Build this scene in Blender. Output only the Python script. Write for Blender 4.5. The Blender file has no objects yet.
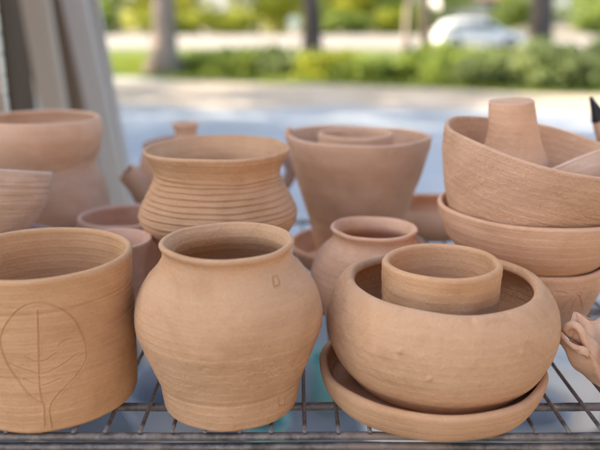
import bpy, math, random
import numpy as np
R = math.radians
C = bpy.context.scene.collection
scene = bpy.context.scene
rng = np.random.default_rng(7)
random.seed(7)
SH = 0.90            # height of the shelf surface above the ground
CAMZ = SH + 0.25     # camera height
PITCH = R(15.5)
FPX = 720.0

# ------------------------------------------------------------------ helpers
def ray(px, py):
    """direction of a photo pixel (600x450) in world axes (x right, y away, z up)"""
    u = (px - 300) / FPX; v = (py - 225) / FPX
    cp, sp = math.cos(PITCH), math.sin(PITCH)
    return np.array([u, cp - v * sp, -sp - v * cp])

def at_depth(px, py, y):
    d = ray(px, py); k = y / d[1]
    return np.array([d[0] * k, y, CAMZ + d[2] * k])

def on_cyl(px, py, cx, cy, r):
    """(angle, world z) where the pixel's ray meets a vertical cylinder"""
    d = ray(px, py)
    a = d[0] ** 2 + d[1] ** 2
    b = -2 * (d[0] * cx + d[1] * cy)
    c = cx * cx + cy * cy - r * r
    k = (-b - math.sqrt(max(b * b - 4 * a * c, 0))) / (2 * a)
    return math.atan2(d[1] * k - cy, d[0] * k - cx), CAMZ + d[2] * k

def on_lathe(px, py, cx, cy, prof, z0=0.0):
    """(angle, height above the base) where the pixel's ray meets a turned pot"""
    P = catmull(prof, 80); d = ray(px, py)
    for k in np.arange(0.25, 1.2, 0.0004):
        p = d * k; x, y, z = p[0] - cx, p[1] - cy, CAMZ + p[2] - SH - z0
        if P[0, 1] <= z <= P[-1, 1] and math.hypot(x, y) < np.interp(z, P[:, 1], P[:, 0]):
            return math.atan2(y, x), z
    return on_cyl(px, py, cx, cy, P[:, 0].max() * 0.95)[0], (P[0, 1] + P[-1, 1]) / 2

def mesh_np(name, V, F, mat=None, parent=None, smooth=True, loc=(0, 0, 0)):
    me = bpy.data.meshes.new(name)
    me.from_pydata([tuple(v) for v in V] if not isinstance(V, np.ndarray) else V.tolist(),
                   [], F if not isinstance(F, np.ndarray) else F.tolist())
    if smooth:
        me.polygons.foreach_set('use_smooth', [True] * len(me.polygons))
    me.update()
    o = bpy.data.objects.new(name, me); C.objects.link(o)
    o.location = loc
    if parent: o.parent = parent
    if mat: me.materials.append(mat)
    return o

def tag(o, label=None, cat=None, group=None, kind=None):
    if label: o['label'] = label
    if cat: o['category'] = cat
    if group: o['group'] = group
    if kind: o['kind'] = kind
    return o

def empty(name, loc, label, cat, group=None, rz=0.0):
    o = bpy.data.objects.new(name, None); C.objects.link(o)
    o.location = loc; o.rotation_euler = (0, 0, rz); o.empty_display_size = 0.05
    return tag(o, label, cat, group)

def catmull(P, n):
    P = np.array(P, float)
    P = np.vstack([2 * P[0] - P[1], P, 2 * P[-1] - P[-2]])
    seg = len(P) - 3
    out = []
    L = np.linalg.norm(np.diff(P[1:-1], axis=0), axis=1); tot = L.sum()
    for i in range(seg):
        p0, p1, p2, p3 = P[i:i + 4]
        k = max(2, int(round(n * L[i] / tot)))
        for t in np.linspace(0, 1, k, endpoint=False):
            out.append(0.5 * (2 * p1 + (p2 - p0) * t + (2 * p0 - 5 * p1 + 4 * p2 - p3) * t * t
                              + (3 * p1 - p0 - 3 * p2 + p3) * t ** 3))
    out.append(P[-2])
    return np.array(out)

def tube(path, radii, n=10, cap=True, closed=False):
    P = np.array(path, float); m = len(P)
    if np.isscalar(radii): radii = [radii] * m
    V = []; F = []
    T = np.gradient(P, axis=0)
    up = np.array([0, 0, 1.0])
    if abs(T[0][2]) > 0.9 * np.linalg.norm(T[0]): up = np.array([0, 1.0, 0])
    for i in range(m):
        t = T[i] / np.linalg.norm(T[i])
        a = np.cross(up, t); a /= np.linalg.norm(a); b = np.cross(t, a)
        up = b
        for k in range(n):
            th = 2 * math.pi * k / n
            V.append(P[i] + radii[i] * (math.cos(th) * a + math.sin(th) * b))
    for i in range(m - 1):
        for k in range(n):
            F.append((i * n + k, i * n + (k + 1) % n, (i + 1) * n + (k + 1) % n, (i + 1) * n + k))
    if cap:
        F.append(tuple(range(n))[::-1]); F.append(tuple((m - 1) * n + k for k in range(n)))
    return V, F

def join(*vf):
    V = []; F = []
    for v, f in vf:
        o = len(V); V += [tuple(p) for p in v]; F += [tuple(i + o for i in q) for q in f]
    return V, F

def box(x0, x1, y0, y1, z0, z1):
    V = [(x0, y0, z0), (x1, y0, z0), (x1, y1, z0), (x0, y1, z0), (x0, y0, z1), (x1, y0, z1), (x1, y1, z1), (x0, y1, z1)]
    F = [(0, 3, 2, 1), (4, 5, 6, 7), (0, 1, 5, 4), (1, 2, 6, 5), (2, 3, 7, 6), (3, 0, 4, 7)]
    return V, F

def bevel(o, w, seg=2):
    m = o.modifiers.new('bevel', 'BEVEL'); m.width = w; m.segments = seg; m.limit_method = 'ANGLE'
    return o

# ------------------------------------------------------------------ materials
def nodes(name):
    m = bpy.data.materials.new(name); m.use_nodes = True
    nt = m.node_tree; b = nt.nodes['Principled BSDF']
    return m, nt, b

def N(nt, t, **kw):
    n = nt.nodes.new(t)
    for k, v in kw.items(): setattr(n, k, v)
    return n

def ramp(nt, src, stops):
    r = N(nt, 'ShaderNodeValToRGB')
    e = r.color_ramp.elements
    while len(e) < len(stops): e.new(0.5)
    for i, (p, c) in enumerate(stops):
        e[i].position = p; e[i].color = (*c, 1)
    nt.links.new(src, r.inputs['Fac']); return r.outputs['Color']

def noise(nt, coord, scale, detail=3, rough=0.5, stretch=None, dist=0.0):
    if stretch:
        mp = N(nt, 'ShaderNodeMapping'); mp.inputs['Scale'].default_value = stretch
        nt.links.new(coord, mp.inputs['Vector']); coord = mp.outputs['Vector']
    n = N(nt, 'ShaderNodeTexNoise')
    n.inputs['Scale'].default_value = scale; n.inputs['Detail'].default_value = detail
    n.inputs['Roughness'].default_value = rough; n.inputs['Distortion'].default_value = dist
    nt.links.new(coord, n.inputs['Vector'])
    return n.outputs['Fac']

def mixc(nt, a, b, fac, blend='MIX'):
    m = N(nt, 'ShaderNodeMix', data_type='RGBA', blend_type=blend)
    for s, v in ((6, a), (7, b)):
        if isinstance(v, tuple): m.inputs[s].default_value = (*v, 1)
        else: nt.links.new(v, m.inputs[s])
    if isinstance(fac, float): m.inputs[0].default_value = fac
    else: nt.links.new(fac, m.inputs[0])
    return m.outputs[2]

def bump(nt, h, strength, dist, prev=None):
    b = N(nt, 'ShaderNodeBump'); b.inputs['Strength'].default_value = strength
    b.inputs['Distance'].default_value = dist
    nt.links.new(h, b.inputs['Height'])
    if prev: nt.links.new(prev, b.inputs['Normal'])
    return b.outputs['Normal']

def clay(name, col, pale=0.25, rings=0.6, grit=0.5, seed=0.0):
    """dry unglazed clay: blotchy drying tint, faint throwing rings, speckle, matt grain"""
    m, nt, b = nodes(name)
    tc = N(nt, 'ShaderNodeTexCoord')
    mp = N(nt, 'ShaderNodeMapping'); mp.inputs['Location'].default_value = (seed * 1.7, seed * 0.9, seed * 0.37)
    nt.links.new(tc.outputs['Object'], mp.inputs['Vector']); co = mp.outputs['Vector']
    c = np.array(col)
    cl = lambda k: tuple(np.clip(c * np.array(k), 0, 0.92))
    # patches where the clay dried at different speeds
    blot = noise(nt, co, 16, 5, 0.62, (1, 1, 1.5), 0.8)
    base = ramp(nt, blot, [(0.28, cl((0.84, 0.80, 0.75))), (0.50, tuple(c)), (0.74, cl((1.08, 1.11, 1.15)))])
    # wheel streaks, broken up so that they come and go
    ring = noise(nt, co, 1.0, 5, 0.6, (16, 16, 170), 0.6)
    rr = ramp(nt, ring, [(0.35, cl((0.76, 0.72, 0.68))), (0.65, cl((1.14, 1.18, 1.24)))])
    gate = ramp(nt, noise(nt, co, 14, 3, 0.5), [(0.42, (0, 0, 0)), (0.66, (1, 1, 1))])
    gf = N(nt, 'ShaderNodeMath', operation='MULTIPLY'); nt.links.new(gate, gf.inputs[0]); gf.inputs[1].default_value = 0.34 * rings
    base = mixc(nt, base, rr, gf.outputs[0])
    # chalky dust
    dust = noise(nt, co, 48, 7, 0.70, None, 1.4)
    dm = ramp(nt, dust, [(0.50, (0, 0, 0)), (0.72, (1, 1, 1))])
    fac = N(nt, 'ShaderNodeMath', operation='MULTIPLY'); nt.links.new(dm, fac.inputs[0]); fac.inputs[1].default_value = min(1.0, pale * 1.5)
    base = mixc(nt, base, cl((1.14, 1.24, 1.40)), fac.outputs[0])
    # damp or handled smears
    sm0 = ramp(nt, noise(nt, co, 30, 6, 0.7, (1, 1, 2.2), 2.0), [(0.56, (0, 0, 0)), (0.70, (1, 1, 1))])
    f3 = N(nt, 'ShaderNodeMath', operation='MULTIPLY'); nt.links.new(sm0, f3.inputs[0]); f3.inputs[1].default_value = 0.16
    base = mixc(nt, base, cl((0.74, 0.66, 0.60)), f3.outputs[0])
    # grog: dark and pale grains
    sp = noise(nt, co, 620, 3, 0.6)
    for lo_, hi_, tint, w_ in ((0.60, 0.70, (0.55, 0.50, 0.46), 0.22), (0.40, 0.32, (1.25, 1.35, 1.5), 0.25)):
        a_, b_ = sorted((lo_, hi_))
        st = [(a_, (0, 0, 0)), (b_, (1, 1, 1))] if hi_ > lo_ else [(a_, (1, 1, 1)), (b_, (0, 0, 0))]
        smk = ramp(nt, sp, st)
        f2 = N(nt, 'ShaderNodeMath', operation='MULTIPLY'); nt.links.new(smk, f2.inputs[0]); f2.inputs[1].default_value = w_ * (0.4 + grit)
        base = mixc(nt, base, cl(tint), f2.outputs[0])
    nt.links.new(base, b.inputs['Base Color'])
    b.inputs['Roughness'].default_value = 0.90
    b.inputs['Specular IOR Level'].default_value = 0.12
    ring2 = noise(nt, co, 1.0, 4, 0.62, (20, 20, 420), 0.5)
    n1 = bump(nt, ring2, 0.12 * rings, 0.0010)
    fine = noise(nt, co, 520, 5, 0.75)
    n2 = bump(nt, fine, 0.65 * (0.35 + grit * 0.65), 0.0011, n1)
    med = noise(nt, co, 110, 6, 0.65, None, 0.5)
    n3 = bump(nt, med, 0.50 * (0.35 + grit * 0.65), 0.0030, n2)
    vor = N(nt, 'ShaderNodeTexVoronoi'); vor.inputs['Scale'].default_value = 150; nt.links.new(co, vor.inputs['Vector'])
    pit = ramp(nt, vor.outputs['Distance'], [(0.05, (0, 0, 0)), (0.16, (1, 1, 1))])
    n4 = bump(nt, pit, 0.28 * grit, 0.0010, n3)
    nt.links.new(n4, b.inputs['Normal'])
    return m

def simple(name, lo, hi, scale=8, rough=0.6, metal=0.0, bscale=None, bstr=0.3, bdist=0.002, stretch=None, spec=0.3, detail=4, coord='Object'):
    m, nt, b = nodes(name)
    tc = N(nt, 'ShaderNodeTexCoord')
    f = noise(nt, tc.outputs[coord], scale, detail, 0.6, stretch)
    nt.links.new(ramp(nt, f, [(0.32, lo), (0.68, hi)]), b.inputs['Base Color'])
    b.inputs['Roughness'].default_value = rough; b.inputs['Metallic'].default_value = metal
    b.inputs['Specular IOR Level'].default_value = spec
    if bscale:
        nt.links.new(bump(nt, noise(nt, tc.outputs[coord], bscale, 4, 0.6, stretch), bstr, bdist), b.inputs['Normal'])
    return m

def leafmat(name, dark, light, trans=0.45):
    m, nt, b = nodes(name)
    g = N(nt, 'ShaderNodeNewGeometry')
    col = ramp(nt, g.outputs['Random Per Island'], [(0.0, dark), (1.0, light)])
    nt.links.new(col, b.inputs['Base Color']); b.inputs['Roughness'].default_value = 0.55
    t = N(nt, 'ShaderNodeBsdfTranslucent')
    hs = N(nt, 'ShaderNodeHueSaturation'); hs.inputs['Hue'].default_value = 0.475; hs.inputs['Value'].default_value = 1.4
    nt.links.new(col, hs.inputs['Color']); nt.links.new(hs.outputs['Color'], t.inputs['Color'])
    mx = N(nt, 'ShaderNodeMixShader'); mx.inputs[0].default_value = trans
    nt.links.new(b.outputs[0], mx.inputs[1]); nt.links.new(t.outputs[0], mx.inputs[2])
    nt.links.new(mx.outputs[0], nt.nodes['Material Output'].inputs['Surface'])
    return m

TAN = (0.60, 0.335, 0.190)
M_mug = clay('clay_mug', (0.6, 0.35, 0.177), 0.12, 0.7, 0.5, 1)
M_vase = clay('clay_vase', (0.6, 0.362, 0.199), 0.18, 0.7, 0.8, 2)
M_bowl = clay('clay_bowl', (0.6, 0.362, 0.201), 0.22, 0.55, 0.7, 3)
M_cup = clay('clay_cup', (0.61, 0.358, 0.189), 0.12, 0.8, 0.5, 4)
M_sauc = clay('clay_saucer', (0.58, 0.342, 0.186), 0.12, 0.8, 0.5, 5)
M_jar = clay('clay_jar', (0.683, 0.42, 0.263), 0.2, 0.5, 0.4, 6)
M_ridge = clay('clay_ridged', (0.6, 0.36, 0.199), 0.12, 0.6, 0.9, 7)
M_back = clay('clay_back_red', (0.651, 0.415, 0.268), 0.15, 0.6, 0.4, 8)
M_pink = clay('clay_pink', (0.651, 0.404, 0.278), 0.25, 0.6, 0.4, 9)
M_pale = clay('clay_pale', (0.68, 0.485, 0.345), 0.45, 1.0, 0.8, 10)
M_stack = clay('clay_stack', (0.651, 0.404, 0.25), 0.25, 0.8, 1.0, 11)
M_stack2 = clay('clay_stack_pink', (0.662, 0.407, 0.25), 0.2, 0.7, 0.5, 12)
M_dark = clay('clay_damp', (0.42, 0.26, 0.18), 0.1, 0.4, 0.4, 13)
M_black = simple('black_slip', (0.012, 0.012, 0.014), (0.03, 0.028, 0.028), 40, 0.5)
M_white = simple('white_glaze', (0.62, 0.58, 0.62), (0.74, 0.70, 0.74), 12, 0.35)

# ------------------------------------------------------------------ pottery on the wheel
def pot_mesh(outer, t=0.004, floor=0.007, n_out=60, n_ang=110, dense=0, face=0.0, wob=(0.006, 0.004),
             rimw=0.0, disp=None, lip=1.0, seed=0, dent=0.00017, arc=70, ringamp=0.00007):
    """turned vessel: outer profile [(r,z)..] base to rim, even wall, rounded lip.
    disp(theta, z, r) -> radial push of the outer wall; rimw = uneven rim height"""
    rg = np.random.default_rng(seed)
    O = catmull(outer, n_out)
    tan = np.gradient(O, axis=0); tan /= np.linalg.norm(tan, axis=1)[:, None]
    nrm = np.stack([tan[:, 1], -tan[:, 0]], 1)
    I = O - nrm * t
    keep = [i for i in range(len(O)) if I[i, 1] > O[0, 1] + floor and I[i, 0] > 0.002]
    Iin = I[keep][::-1]
    k = 7                                                   # lip: half circle from outer to inner edge
    mid = (O[-1] + Iin[0]) / 2; a0 = O[-1] - mid; h = tan[-1] * np.linalg.norm(a0) * lip
    L = np.array([mid + a0 * math.cos(a) + h * math.sin(a) for a in np.linspace(0, math.pi, k + 2)[1:-1]])
    fl = Iin[-1]; z0 = O[0, 1] + floor
    FL = np.array([[fl[0] * s, z0 + (fl[1] - z0) * s ** 4] for s in (0.93, 0.85, 0.7, 0.5, 0.3, 0.12, 0.001)])
    B = np.array([[O[0, 0] * s, O[0, 1] + 0.0006 * (1 - s)] for s in (0.001, 0.3, 0.6, 0.85, 0.96)])
    prof = np.vstack([B, O, L, Iin, FL])
    nO = (len(B), len(B) + len(O))
    if dense:
        a = R(arc)
        th = np.concatenate([np.linspace(face - a, face + a, dense, endpoint=False),
                             np.linspace(face + a, face + 2 * math.pi - a, n_ang, endpoint=False)])
    else:
        th = np.linspace(0, 2 * math.pi, n_ang, endpoint=False)
    Rr = np.repeat(prof[:, 0][:, None], len(th), 1); Z = np.repeat(prof[:, 1][:, None], len(th), 1)
    H = prof[:, 1].max() + 1e-6
    ph = rg.uniform(0, 6.28, 8)
    T = th[None, :]
    w = 1 + wob[0] * np.sin(2 * T + ph[0] + Z * 14) + wob[1] * np.sin(3 * T + ph[1] - Z * 22) + 0.25 * wob[1] * np.sin(7 * T + ph[2] + Z * 90)
    rings = ringamp * (np.sin(Z * 1150 + T * 1.0 + ph[3]) + 0.8 * np.sin(Z * 2300 + ph[4] + 2.2 * np.sin(T)) + 1.3 * np.sin(Z * 420 + T + ph[5]))
    sel = np.zeros(len(prof)); sel[nO[0] + 2:nO[1]] = 1; sel[nO[1] + k:nO[1] + k + len(Iin)] = 1
    dn = np.zeros((len(prof), len(th)))
    for _ in range(9):
        ka = rg.integers(2, 11); kz = rg.uniform(-190, 190)
        dn += np.sin(ka * T + kz * Z + rg.uniform(0, 6.28)) * rg.uniform(0.4, 1.0)
    dn *= dent * np.clip(Rr / 0.03, 0, 1)
    R2 = Rr * w + dn + rings * sel[:, None] * np.clip(Rr / 0.02, 0, 1)
    if disp is not None:
        s2 = np.zeros(len(prof)); s2[nO[0]:nO[1]] = 1
        R2 = R2 + disp(np.repeat(T, len(prof), 0), Z, Rr) * s2[:, None]
    Z2 = Z + rimw * (0.6 * np.sin(T + ph[6]) + 0.5 * np.sin(2 * T + ph[7]) + 0.2 * np.sin(5 * T + ph[0])) * (np.clip((Z - Z.min()) / H, 0, 1) ** 3)
    V = np.stack([R2 * np.cos(T), R2 * np.sin(T), Z2], 2).reshape(-1, 3)
    m, n = len(prof), len(th)
    i = np.arange(m - 1)[:, None]; j = np.arange(n)[None, :]; j1 = (j + 1) % n
    F = np.stack([i * n + j, i * n + j1, (i + 1) * n + j1, (i + 1) * n + j], 2).reshape(-1, 4)
    return V, F

def pot(name, X, Y, outer, mat, label, cat, z=0.0, rot=(0, 0, 0), parent=None, group=None, **kw):
    V, F = pot_mesh(outer, **kw)
    o = mesh_np(name, V, F, mat, parent)
    o.location = (X, Y, (SH + z) if parent is None else z); o.rotation_euler = rot
    if parent is None: tag(o, label, cat, group)
    return o

def lines_disp(polys, depth, width, lift=0.35):
    """incised lines: polylines of (theta, z); burr beside the groove"""
    segs = []
    for pl in polys:
        for a, b in zip(pl[:-1], pl[1:]): segs.append((a, b))
    def f(T, Z, Rr):
        D = np.full(T.shape, 1e9)
        for (ta, za), (tb, zb) in segs:
            rm = 0.058
            dx = (T - ta + math.pi) % (2 * math.pi) - math.pi
            px, pz = dx * rm, Z - za
            bx, bz = (tb - ta) * rm, zb - za
            L2 = bx * bx + bz * bz + 1e-12
            s = np.clip((px * bx + pz * bz) / L2, 0, 1)
            D = np.minimum(D, np.hypot(px - s * bx, pz - s * bz))
        return -depth * np.exp(-(D / width) ** 2) + lift * depth * np.exp(-((D - 1.9 * width) / width) ** 2)
    return f

def crumbs_disp(pts):
    def f(T, Z, Rr):
        out = np.zeros(T.shape)
        for t0, z0, a, s in pts:
            dx = ((T - t0 + math.pi) % (2 * math.pi) - math.pi) * Rr
            out += a * np.exp(-((dx ** 2 + (Z - z0) ** 2) / s ** 2))
        return out
    return f

def add_disp(*fs):
    return lambda T, Z, Rr: sum(f(T, Z, Rr) for f in fs)

def facing(X, Y): return math.atan2(-Y, -X)

# --- mug with the incised leaf
mx, my, mr = -0.1735, 0.4605, 0.0590
def leafpts(pts, s=2.8125, ox=0, oy=280):
    out = []
    P = catmull([(x, y) for x, y in pts], 5 * len(pts)) if len(pts) > 2 else np.array(pts, float)
    for x, y in P:
        t, z = on_cyl(x / s + ox, y / s + oy, mx, my, mr); out.append((t, z - SH))
    return out
leaf = [leafpts(p) for p in (
    [(127, 418), (126, 380), (122, 348), (95, 335), (55, 290), (20, 235), (3, 180), (10, 140), (40, 95), (75, 70), (110, 64), (150, 72), (200, 100), (230, 150), (243, 190), (240, 230), (215, 270), (180, 305), (150, 340), (141, 370), (148, 420)],
    [(107, 84), (109, 160), (111, 250), (113, 300), (119, 345)],
    [(112, 268), (150, 252), (185, 232), (222, 206)],
    [(112, 300), (140, 290), (170, 278)],
    [(113, 232), (135, 222), (158, 206)],
    [(165, 184), (180, 172), (200, 166)],
    [(110, 266), (80, 256), (48, 246), (28, 236)],
    [(112, 294), (90, 290), (66, 280)],
    [(110, 232), (88, 226), (70, 214)])]
def mug_ring(T, Z, Rr):
    zr = 0.0835 + 0.0018 * np.sin(T + 0.6)
    g = -0.0005 * np.exp(-((Z - zr) / 0.0009) ** 2)
    for z0, a in ((0.066, .00022), (0.052, .0002), (0.037, .00022), (0.026, .00018), (0.016, .0002)):
        g += -a * np.exp(-((Z - z0 - 0.003 * np.sin(T * 1.0 + z0 * 90)) / 0.0010) ** 2)
    return g
pot('leaf_planter', mx, my, [(0.0535, 0), (0.0562, 0.0015), (0.0575, 0.006), (0.0585, 0.03), (0.0590, 0.065), (0.0592, 0.088), (0.0600, 0.102)],
    M_mug, 'straight sided tan clay pot at front left with a big leaf scratched into its wall', 'pot', t=0.0048, n_out=190, dense=400, n_ang=70,
    face=facing(mx, my), disp=add_disp(lines_disp(leaf, 0.0008, 0.00042, 0.25), mug_ring), seed=1, rimw=0.0006, wob=(0.004, 0.003))

# --- necked vase at the front
vx, vy = -0.0478, 0.4505
VASE = [(0.0430, 0), (0.0452, 0.0018), (0.0464, 0.006), (0.0474, 0.013), (0.0483, 0.0185), (0.0506, 0.026), (0.0554, 0.038), (0.0600, 0.051), (0.0624, 0.062), (0.0620, 0.071), (0.0590, 0.081), (0.0530, 0.091), (0.0462, 0.099), (0.0422, 0.105), (0.0418, 0.109), (0.0436, 0.1128)]
def vpt(px, py, r=None): return on_lathe(px, py, vx, vy, VASE)
def vase_band(T, Z, Rr):
    g = 0.00035 * np.exp(-((Z - 0.0565 - 0.0012 * np.sin(T)) / 0.0030) ** 2) - 0.00045 * np.exp(-((Z - 0.0205 - 0.0008 * np.sin(T + 2)) / 0.0016) ** 2)
    m = np.exp(-((Z - 0.043) / 0.0105) ** 4)
    q = np.zeros(T.shape); r_ = np.random.default_rng(77)
    for _ in range(60):
        a, b_ = r_.uniform(10, 120), r_.choice([-1, 1]) * r_.uniform(500, 2600)
        q += np.sin(a * T + b_ * Z + r_.uniform(0, 6.28))
    return g + m * 0.00013 * q / 5.0 * 1.0 * (0.6 + 0.6 * np.sin(3 * T + 90 * Z))
stamp = [[vpt(x, y, 0.0585) for x, y in ((272.5, 277), (278, 276), (280, 285.5), (274, 287), (272.5, 277))],
         [vpt(x, y, 0.0468) for x, y in ((279, 397), (279.5, 406.5), (285, 405.5))], [vpt(x, y, 0.0468) for x, y in ((285, 397), (285.6, 406))]]
vr = np.random.default_rng(5)
vc = [(facing(vx, vy) + vr.uniform(-1.2, 1.2), vr.uniform(0.03, 0.06), vr.choice([-1, 1]) * vr.uniform(.00015, .00045), vr.uniform(.0008, .002)) for _ in range(90)]
pot('necked_vase', vx, vy, VASE,
    M_vase, 'necked tan clay vase with a small stamped rectangle on its shoulder, front centre', 'vase', t=0.0038, n_out=210, dense=260, n_ang=60,
    face=facing(vx, vy), disp=add_disp(vase_band, lines_disp(stamp, 0.0014, 0.0006, 0.25), crumbs_disp(vc)), seed=2, rimw=0.0008, wob=(0.005, 0.004))

# --- saucer, round bowl, cup standing in the bowl
sx, sy = 0.0925, 0.4655
pot('saucer', sx, sy, [(0.0680, 0), (0.0715, 0.0012), (0.0745, 0.005), (0.0772, 0.011), (0.0790, 0.0185)],
    M_sauc, 'shallow tan clay saucer under the round bowl at front right', 'saucer', t=0.0058, floor=0.007, n_out=60, n_ang=160, seed=3, rimw=0.0007, wob=(0.004, 0.002), ringamp=0.00006)
bx, by = 0.0985, 0.4690
br = np.random.default_rng(9)
BOWL = [(0.0530, 0), (0.0570, 0.0015), (0.0625, 0.006), (0.0708, 0.016), (0.0770, 0.029), (0.0795, 0.042), (0.0785, 0.054), (0.0740, 0.065), (0.0680, 0.0720), (0.0650, 0.0738)]
def bpt(px, py): return on_lathe(px, py, bx, by, BOWL, 0.008)
bc = [(*bpt(400, 350), 0.0019, 0.0013), (*bpt(402, 351.5), 0.0012, 0.0012), (*bpt(430, 378), 0.0018, 0.0012), (*bpt(428, 380), 0.0010, 0.0011), (*bpt(396, 313), 0.0010, 0.0022), (*bpt(472, 316), -0.0013, 0.0028), (*bpt(482, 322), 0.0009, 0.003), (*bpt(477, 319), 0.0010, 0.0014), (*bpt(348, 300), 0.0010, .0015), (*bpt(530, 345), -0.0006, .003), (*bpt(524, 352), 0.0007, .0018), (*bpt(368, 330), -.0004, .002)]
bc += [(facing(bx, by) + br.uniform(-1.3, 1.3), br.uniform(0.008, 0.06), br.choice([-1, 1]) * br.uniform(.0002, .00055), br.uniform(.0008, .0035)) for _ in range(70)]
pot('round_bowl', bx, by, BOWL,
    M_bowl, 'squat round tan clay bowl standing in a saucer with a cup inside it', 'bowl', z=0.008, t=0.0070, floor=0.007, n_out=100, dense=220, n_ang=70,
    face=facing(bx, by), disp=crumbs_disp(bc), seed=4, rimw=0.0016, wob=(0.006, 0.004), lip=0.8)
pot('inner_cup', 0.0975, 0.4710, [(0.0365, 0), (0.0385, 0.0014), (0.0392, 0.005), (0.0400, 0.04), (0.0410, 0.0755)],
    M_cup, 'plain straight clay cup standing inside the round front bowl', 'cup', z=0.0165, t=0.0052, n_out=80, n_ang=140, seed=5, rimw=0.0004, wob=(0.004, 0.003))

# --- small jar behind
pot('small_jar', 0.0625, 0.585, [(0.0330, 0), (0.0355, 0.0015), (0.0420, 0.010), (0.0505, 0.026), (0.0540, 0.040), (0.0520, 0.054), (0.0450, 0.066), (0.0375, 0.073), (0.0345, 0.077), (0.0350, 0.0805), (0.0368, 0.0838)],
    M_jar, 'small round bellied clay jar with a flared neck, behind the round front bowl', 'jar', t=0.0036, n_out=110, n_ang=130, seed=6, rimw=0.0008, wob=(0.006, 0.004))

# --- ridged pot
def grooves(T, Z, Rr):
    g = np.zeros(T.shape)
    z0s = (0.0835, 0.0890, 0.0945, 0.0995, 0.1045, 0.1092, 0.1137, 0.1180, 0.1222, 0.1262)
    for i, z0 in enumerate(z0s):
        zz = z0 + 0.0006 * np.sin(T + i * 1.3) + 0.00035 * np.sin(2 * T + i * 2.1) + 0.0002 * np.sin(9 * T + i)
        a = 0.0014 + 0.0003 * np.sin(3 * T + i)
        g += -a * np.exp(-((Z - zz) / 0.00055) ** 2) + 0.25 * a * np.exp(-((Z - zz - 0.0014) / 0.0010) ** 2)
    return g
rx, ry = -0.0720, 0.620
pot('ridged_pot', rx, ry, [(0.0450, 0), (0.0470, 0.002), (0.0475, 0.03), (0.0495, 0.055), (0.0560, 0.066), (0.0655, 0.078), (0.0696, 0.087), (0.0693, 0.094), (0.0640, 0.106), (0.0587, 0.116), (0.0552, 0.124), (0.0550, 0.129), (0.0576, 0.136), (0.0612, 0.142), (0.0633, 0.146)],
    M_ridge, 'clay pot ringed with dark scored grooves and a flared plain neck, behind the front vase', 'pot', t=0.0036, n_out=330, dense=130, n_ang=40, face=facing(rx, ry),
    disp=grooves, seed=7, rimw=0.0014, wob=(0.005, 0.004))

# --- cup half hidden between planter and vase
pot('flared_cup', -0.1515, 0.566, [(0.0200, 0), (0.0225, 0.002), (0.0235, 0.02), (0.0240, 0.045), (0.0245, 0.060), (0.0268, 0.072), (0.0300, 0.0800)],
    M_pink, 'narrow pinkish clay cup with a flared lip, half hidden behind the leaf pot', 'cup', t=0.0030, n_out=70, n_ang=120, seed=8)
# --- pink dish
pot('pink_bowl', -0.1745, 0.694, [(0.0330, 0), (0.0355, 0.002), (0.0430, 0.02), (0.0480, 0.042), (0.0480, 0.056), (0.0465, 0.0665)],
    M_pink, 'open pinkish clay bowl between the tall waisted pot and the teapot', 'bowl', t=0.0048, n_out=70, n_ang=140, seed=9)
# --- big waisted pot back left
pot('waisted_pot', -0.2800, 0.765, [(0.0500, 0), (0.0530, 0.002), (0.0620, 0.02), (0.0680, 0.045), (0.0690, 0.068), (0.0650, 0.088), (0.0595, 0.102), (0.0590, 0.110), (0.0635, 0.122), (0.0678, 0.137), (0.0680, 0.148), (0.0660, 0.1555)],
    M_back, 'tall waisted clay pot with a bulging collar, at the back left by the rack post', 'pot', t=0.0042, n_out=120, n_ang=120, seed=10, rimw=0.001)
# --- pale tilted bowl at the left edge, on a white dish
pot('white_dish', -0.2720, 0.612, [(0.0300, 0), (0.0330, 0.0015), (0.0440, 0.008), (0.0540, 0.020), (0.0580, 0.034)], M_white,
    'white glazed dish under the pale scraped bowl at the left edge', 'dish', t=0.004, n_out=50, n_ang=120, seed=11, z=0.030)
pot('dish_stand', -0.2720, 0.612, [(0.0300, 0), (0.0330, 0.0015), (0.0340, 0.014), (0.0335, 0.0285)], M_dark,
    'dark clay ring standing under the white dish at the left edge', 'stand', t=0.004, n_out=40, n_ang=90, seed=12)
pr = np.random.default_rng(3)
def scrape(T, Z, Rr):
    g = np.zeros(T.shape)
    for i in range(26):
        z0 = 0.006 + 0.058 * pr.random(); sl = pr.uniform(-0.004, 0.004); p = pr.uniform(0, 6.28)
        zz = z0 + sl * np.sin(T + p) + 0.0005 * np.sin(6 * T + p)
        msk = np.clip(0.6 + np.sin(T * pr.integers(1, 4) + p), 0, 1)
        g += -0.0006 * msk * np.exp(-((Z - zz) / 0.0006) ** 2)
    return g
pot('scraped_bowl', -0.2900, 0.606, [(0.0300, 0), (0.0340, 0.0015), (0.0480, 0.010), (0.0595, 0.026), (0.0660, 0.043), (0.0690, 0.060)],
    M_pale, 'pale roughly scraped clay bowl tipped in a white dish at the left edge', 'bowl', z=0.067, rot=(R(-13), R(1), 0), t=0.005,
    n_out=110, dense=110, n_ang=50, face=facing(-0.27, 0.606), disp=scrape, seed=13, rimw=0.0012)

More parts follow.
